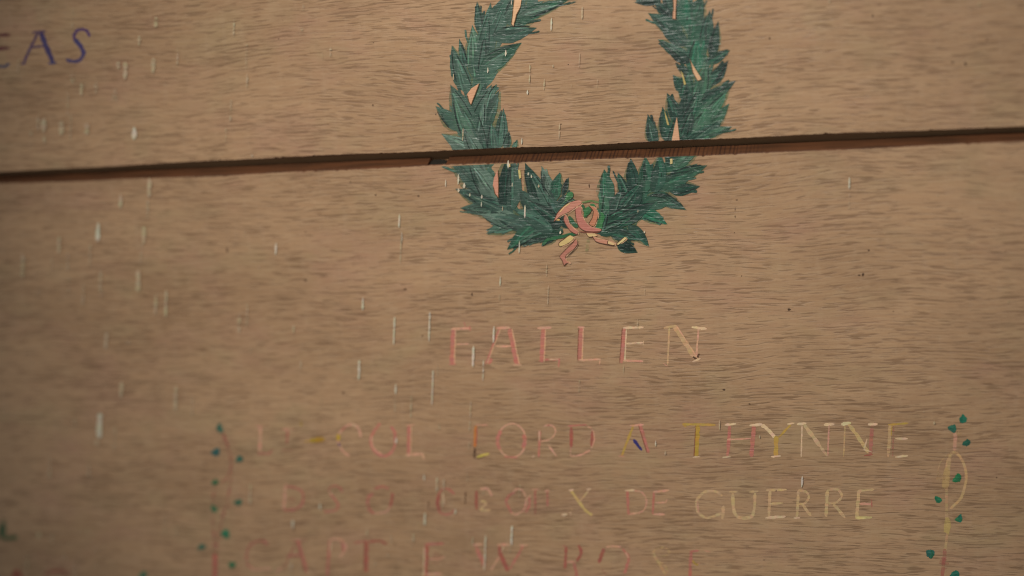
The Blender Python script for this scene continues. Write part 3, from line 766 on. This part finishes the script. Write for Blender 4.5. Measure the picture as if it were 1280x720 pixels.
# ...EAS on the upper board
letter('upper', [([(-4, 42), (-7, 84)], 5, (84, 62, 90), .8), ([(-6, 44), (13, 43.6)], 4, (112, 66, 56), .66), ([(-5, 61), (12, 60)], 4, (108, 62, 60), .62), ([(-8, 82), (6, 83), (11.5, 79)], 3.6, (78, 76, 96), .66, 's')], "purple and blue letter E cut by the picture edge")
letter('upper', [([(48, 40), (38, 60), (29, 79.6)], 3.2, (88, 66, 92), .76), ([(50.6, 39.6), (57, 56), (66, 78)], 6.4, (74, 64, 100), .7), ([(37, 59.4), (56, 57.4)], 2.8, (92, 70, 92), .6), ([(40, 40.6), (58, 39)], 3, (96, 70, 92), .66), ([(60, 79.4), (71, 78)], 3, (74, 66, 104), .7), ([(25, 80), (33, 79.6)], 2.4, (88, 66, 92), .6)], "dark blue letter A")
letter('upper', [([(112, 46), (109, 39), (103, 36.8), (96, 38.6), (92.6, 45), (94, 51)], 4, (92, 66, 100), .74, 's'), ([(93, 49), (102.5, 60), (105, 68.6)], 6, (74, 64, 104), .78, 's'), ([(105, 67), (99, 75.6), (90, 76.6), (82.6, 74.6)], 4, (78, 68, 102), .74, 's')], "dark blue letter S")

# ------------------------------------------------------------------ leafy border vines (stem with its leaves)
LG = (58, 104, 76)
v = Paint()
v.stroke([(279, 541), (287, 566)], 4.4, P_, .5)
v.stroke([(275, 536), (283, 552), (290, 575), (284, 596), (274, 606)], 2.4, P_, .4, smooth=True)
v.stroke([(287, 566), (289, 600), (280, 640), (270, 680)], 3.6, P_, .36, smooth=True)
v.stroke([(268, 604), (266, 640), (268, 684)], 4, P_, .36, smooth=True)
v.stroke([(280, 668), (272, 676), (269, 690)], 2, P_, .4)
v.stroke([(296, 628), (284, 634), (276, 650)], 2, P_, .36, smooth=True)
v.stroke([(270, 680), (268, 730)], 9, P_, .32)
v.stroke([(269, 690), (268, 730)], 5, (196, 104, 92), .55)
vine1 = v.build("painted_vine", LETTER['lower'], lower, label="faded pink vine left of the names, with scattered green leaves")
v = Paint()
v.stroke([(1193.4, 541), (1194, 550), (1193, 563)], 4.5, PP, .62, smooth=True)
v.stroke([(1183, 596), (1184.6, 577), (1192, 565.4), (1202, 574), (1208, 594.6), (1202, 621), (1187.5, 636)], 3.4, (206, 168, 118), .7, smooth=True)
v.stroke([(1187, 572), (1185, 590), (1184, 604)], 5, TN, .66, smooth=True)
v.stroke([(1171, 600), (1176, 577), (1190, 565)], 2, TN, .52, smooth=True)
v.stroke([(1183, 604), (1183.5, 650), (1184, 668), (1181, 690)], 3.4, TN, .62, smooth=True)
v.stroke([(1181, 686), (1180, 700), (1176, 730)], 4.4, P_, .52, smooth=True)
v.blob((1182.4, 599), 5, 14, (196, 160, 106), .72)
v.blob((1177, 597), 6, 5, TN, .5)
v.blob((1184, 658), 5, 10, (198, 168, 104), .74)
v.blob((1199, 541), 4, 5, TN, .5)
v.blob((1180, 704), 6, 8, P_, .42)
vine2 = v.build("painted_vine", LETTER['lower'], lower, label="tan looped vine right of the names, with dark green leaves")
LEAFM = paint_mat("green_leaf_paint", 'lower', rough=.45, flake=.5, relief=.4, spec=.3)
for vine, pts, col in ((vine1, [((275.6, 527), (276, 542), 10), ((262, 566), (276, 563), 11), ((294, 578), (304, 571), 9), ((263, 605), (274, 601), 10), ((290, 628), (304, 626.5), 9), ((265, 629), (271, 641), 9),
                                ((274, 667), (288, 670), 12), ((246, 688), (258, 682), 10), ((285, 702), (295, 708), 11), ((171, 722), (184, 715), 9)], (62, 104, 76)),
                       (vine2, [((1203.6, 516), (1202.6, 530), 10), ((1183, 534), (1196, 539), 11), ((1201, 556), (1214, 551), 10), ((1188.6, 602), (1202, 593), 13), ((1168, 619), (1177, 628), 11),
                                ((1192, 650), (1204, 648), 9), ((1202, 641), (1199, 654), 8), ((1157, 687), (1168, 695), 12), ((1163, 700), (1164, 686), 9), ((1185, 722), (1200, 715), 12)], (42, 104, 80))):
    for tip, base, wd in pts:
        p = Paint()
        m_ = ((tip[0] + base[0]) / 2, (tip[1] + base[1]) / 2)
        tip, base = [tuple(m + (q - m) * .82 for q, m in zip(e, m_)) for e in (tip, base)]
        p.leaf(tip, base, wd * R.uniform(.72, .95), tuple(c * R.uniform(.85, 1.12) for c in col), bend=R.uniform(-.15, .15), lift=.0003, cover=.95, fat=.45, wob=.2, tipx=.9)
        p.build("leaf", LEAFM, vine)
p = Paint()
p.leaf((5, 648), (2, 672), 8, (54, 84, 52), lift=.0002)
p.stroke([(2, 672), (10, 673), (22, 671)], 5, (70, 92, 56), .7)
p.build("leaf", LEAFM, lower, label="dark green painted leaf at the left edge")

# ------------------------------------------------------------------ drips, scratches and pits
DRIPS = {'upper': [(196, 20, 35, 5, .4), (175, 44, 56, 5, .5), (149, 76, 86, 6, .42), (158, 77, 99, 6, .48), (193, 72, 92, 6, .4), (103, 103, 119, 5, .52), (92, 90, 104, 8, .3), (121, 102, 116, 6, .36), (56, 147, 165, 7, .52), (57, 169, 178, 6, .5),
                   (78, 150, 169, 7, .48), (110, 153, 168, 7, .4), (169, 158, 174, 6, .7), (40, 160, 172, 6, .3), (145, 110, 130, 8, .3),
                   (690, 22, 38, 2.4, .66), (728.5, 8, 24, 2, .6), (663, 80, 106, 1.8, .5), (660, 112, 118, 2.4, .74), (681, 98, 112, 1.8, .5), (653, 172, 180, 2.6, .84), (700, 154, 173, 1.6, .55), (633, 62, 70, 2.6, .9), (610.5, 84, 91, 2.6, .9),
                   (692, 80, 84, 2, .6), (640, 0, 6, 2, .7), (567.5, 92, 100, 2.4, .6), (579.5, 160, 176, 2, .5), (414, 58, 70, 3, .4), (378, 32, 38, 6, .36), (380, 4, 14, 4, .3), (316, 192, 196, 3, .5), (1120, 64, 69, 2.4, .5), (1224, 2, 8, 3, .45), (1037, 0, 3, 3, .5), (725, 66, 84, 1.2, .5)],
         'lower': [(188, 222, 246, 5, .5), (186, 250, 272, 4.4, .34), (181, 282, 304, 5.6, .56), (178, 304, 336, 3.4, .28), (174, 337, 364, 6.4, .54), (152, 242, 260, 4.6, .54), (124, 278, 301, 5.6, .72), (75, 295, 316, 5, .5), (30, 317, 346, 5.6, .46), (346, 303, 318, 2.6, .84),
                   (196, 367, 392, 3.6, .52), (209, 362, 396, 3.4, .56), (134, 414, 436, 4.4, .52), (128, 354, 372, 4, .3), (454.5, 371, 387, 2.2, .8), (494, 395, 430, 1.8, .72), (538, 389, 426, 1.9, .78), (450, 449, 474, 2.8, .82), (495.5, 479, 492, 2.2, .74), (495, 494, 516, 1.4, .5),
                   (542, 462, 506, 1.9, .7), (515, 493, 522, 1.9, .6), (592.5, 432, 458, 3, .84), (618, 407, 428, 2.2, .82), (605, 449, 476, 1.4, .62), (377, 449, 460, 2.4, .6), (589, 500, 521, 1.8, .56), (368, 405, 416, 2.4, .56), (626, 345, 357, 1.8, .72), (625, 366, 376, 1.4, .4),
                   (153, 477, 497, 4.6, .58), (221, 482, 512, 4.6, .46), (126, 516, 547, 6, .62), (122, 548, 557, 5.6, .46), (95, 520, 534, 5, .36), (50, 664, 672, 6, .55), (161, 420, 432, 6, .36), (82, 690, 700, 4, .3),
                   (500, 267, 284, 2.2, .7), (502.5, 288, 330, 1.5, .5), (503, 290, 304, 2, .66), (686, 356, 380, 1.2, .56), (684, 329, 345, 1.4, .5), (657, 256, 272, 2.4, .98), (650, 301, 316, 1.8, .66), (573.8, 217, 230, 2.4, .8), (558, 224, 233, 2.2, .7), (581, 228, 235, 3, .8), (574, 235, 240, 3, .8),
                   (588, 241, 245, 2.2, .7), (603, 243, 248, 2.2, .74), (602.6, 252, 258, 2, .7), (641, 228, 233, 2, .74), (636, 200, 210, 3, .7), (661, 215, 219, 2, .7), (665, 218, 222, 2, .7), (674, 230, 234, 2.4, .5), (701, 288, 292, 3.4, .95), (629, 257, 263, 2, .6),
                   (367, 649, 660, 3, .74), (640.5, 656, 681, 2.5, .94), (638, 682, 692, 1.3, .5), (532, 640, 656, 2.4, .76), (607.6, 668, 712, 2, .66), (517.5, 665, 678, 2.2, .56), (547, 595, 614, 3.2, .6), (555.6, 597, 612, 2.4, .56), (531, 592, 600, 2.8, .66), (314, 604, 630, 2.6, .5), (591.6, 670, 682, 1.6, .6),
                   (554, 624, 634, 2, .5), (401, 628, 636, 2.2, .7), (496, 546, 554, 3, .95), (459.6, 660, 668, 3, .6), (1003, 594, 608, 3.4, .62), (900, 524, 537, 2.4, .6), (1062, 221, 236, 2.2, .62), (1062, 240, 262, 2, .34), (490, 668, 680, 3, .4), (365, 700, 722, 5, .4), (570, 635, 642, 2, .74),
                   (725, 470, 490, 1.3, .4), (548, 452, 470, 1.2, .4), (820, 550, 557, 2.4, .74), (832, 563, 568, 2.4, .6), (950, 543, 547, 2.4, .6), (587, 548, 562, 2.4, .4), (588, 522, 538, 2, .4), (585, 588, 602, 1.4, .44), (550, 527, 536, 1.6, .5), (1168, 525, 530, 3, .5), (780, 455, 468, 1.2, .4), (470, 700, 706, 3, .4), (486, 690, 696, 2.4, .5),
                   (605, 610, 620, 1.5, .4), (650, 606, 622, 1.4, .5), (806, 288, 291, 1.8, .7), (798, 262, 265, 2, .5), (768, 281, 284, 3, .8), (775, 293, 297, 2, .85), (792, 258, 261, 2, .8), (486, 216, 220, 2.4, .6)]}
DARK = {'upper': [(962, 48, 1.8, 1.8), (1091, 20, 1.4, 3), (1191, 78, 2.4, 1.8), (1207, 80, 1.6, 3.6), (1203, 71, 1.2, 1.2), (1007, 18, .8, 12), (1003, 40, .8, 16), (1000, 72, .8, 10), (937.5, 64, 1, 1), (911, 25.4, 8, .6), (911, 36, .7, 12), (1097, 100, 1, 3), (1240, 128, 2, 1), (1234, 50, 1.5, 2), (1113, 12, 2, 1)],
        'lower': [(1086, 313, 2, 1.6), (1079, 343, 2.2, 2.6), (1074, 344, 2.6, 1.2), (987.5, 370, 1, 8), (988, 387, 1, 1), (919, 271, .9, 2), (919, 262, .8, 3), (921, 250, 2, .8), (918, 291, .9, .9), (927, 345, 1, 1), (523, 245, 1.8, 1.6), (581, 264, 2, 1.2), (736.5, 232, 1, 3.4), (429, 491, 2, 2), (528, 420, 1.2, 1.6), (367.5, 662, 1.2, 4.6), (494, 680, 1.6, 1.2),
                  (382, 350, 3, 1.6), (438, 228, 1.6, 2.6), (284, 312, 1.6, 4), (285, 560, 2, 1), (937, 505, 2, 1), (905, 487, 3, 1.4), (986, 387, 2, 2), (955, 700, 1, 1), (382, 290, 1.6, 1), (270, 508, 3, 1.4), (428, 519, 1.6, 1.6), (590, 368, 1.4, 3), (506, 362, 3, 2)]}
for which in BRD:
    rr = random.Random(3 if which == 'upper' else 4)
    ex = []
    for k in range(110 if which == 'lower' else 50):          # fainter ones between
        x = rr.uniform(10, 1270)
        y = rr.uniform(5, 165) if which == 'upper' else rr.uniform(235, 715)
        if x > 420 and rr.random() < .75:
            continue
        s_ = 2.3 if x < 320 else 1
        ex.append((x, y, y + rr.uniform(4, 14) * s_, rr.uniform(.9, 1.8) * s_, rr.uniform(.2, .4)))
    faint = Paint()
    for n_, (x, y0, y1, wd, st) in enumerate(DRIPS[which][:98] + ex):
        dx = (y1 - y0) * -.035
        ym = y0 + (y1 - y0) * .6
        main = n_ < min(98, len(DRIPS[which]))
        p = Paint() if main else faint
        p.stroke([(x, y0), (x + dx * .6, ym), (x + dx, y1)], wd * .85, (206, 196, 170) if st > .6 else (190, 168, 134), cover=min(1, st * (1.3 if x < 340 else 1.05)), taper=(.4, .5), rag=.3, lift=.0042)
        if main:
            p.build("drip_mark", LETTER[which], BRD[which])
    fo = faint.build("faint_drips", LETTER[which], BRD[which])
    fo["kind"] = "stuff"
    for x, y, rx, ry in DARK[which]:
        p = Paint()
        p.blob((x, y), rx * .75, ry * .85, (76, 53, 36), .56 if ry < 6 else .26, lift=.0001)
        p.build("pit_mark", LETTER[which], BRD[which])
    for k in range(9):
        x = rr.uniform(300, 1270)
        y = rr.uniform(5, 165) if which == 'upper' else rr.uniform(235, 715)
        p = Paint()
        p.blob((x, y), rr.uniform(.5, 1.1), rr.uniform(.5, 1.4), (70, 46, 30), .6, lift=.0001)
        p.build("pit_mark", LETTER[which], BRD[which])
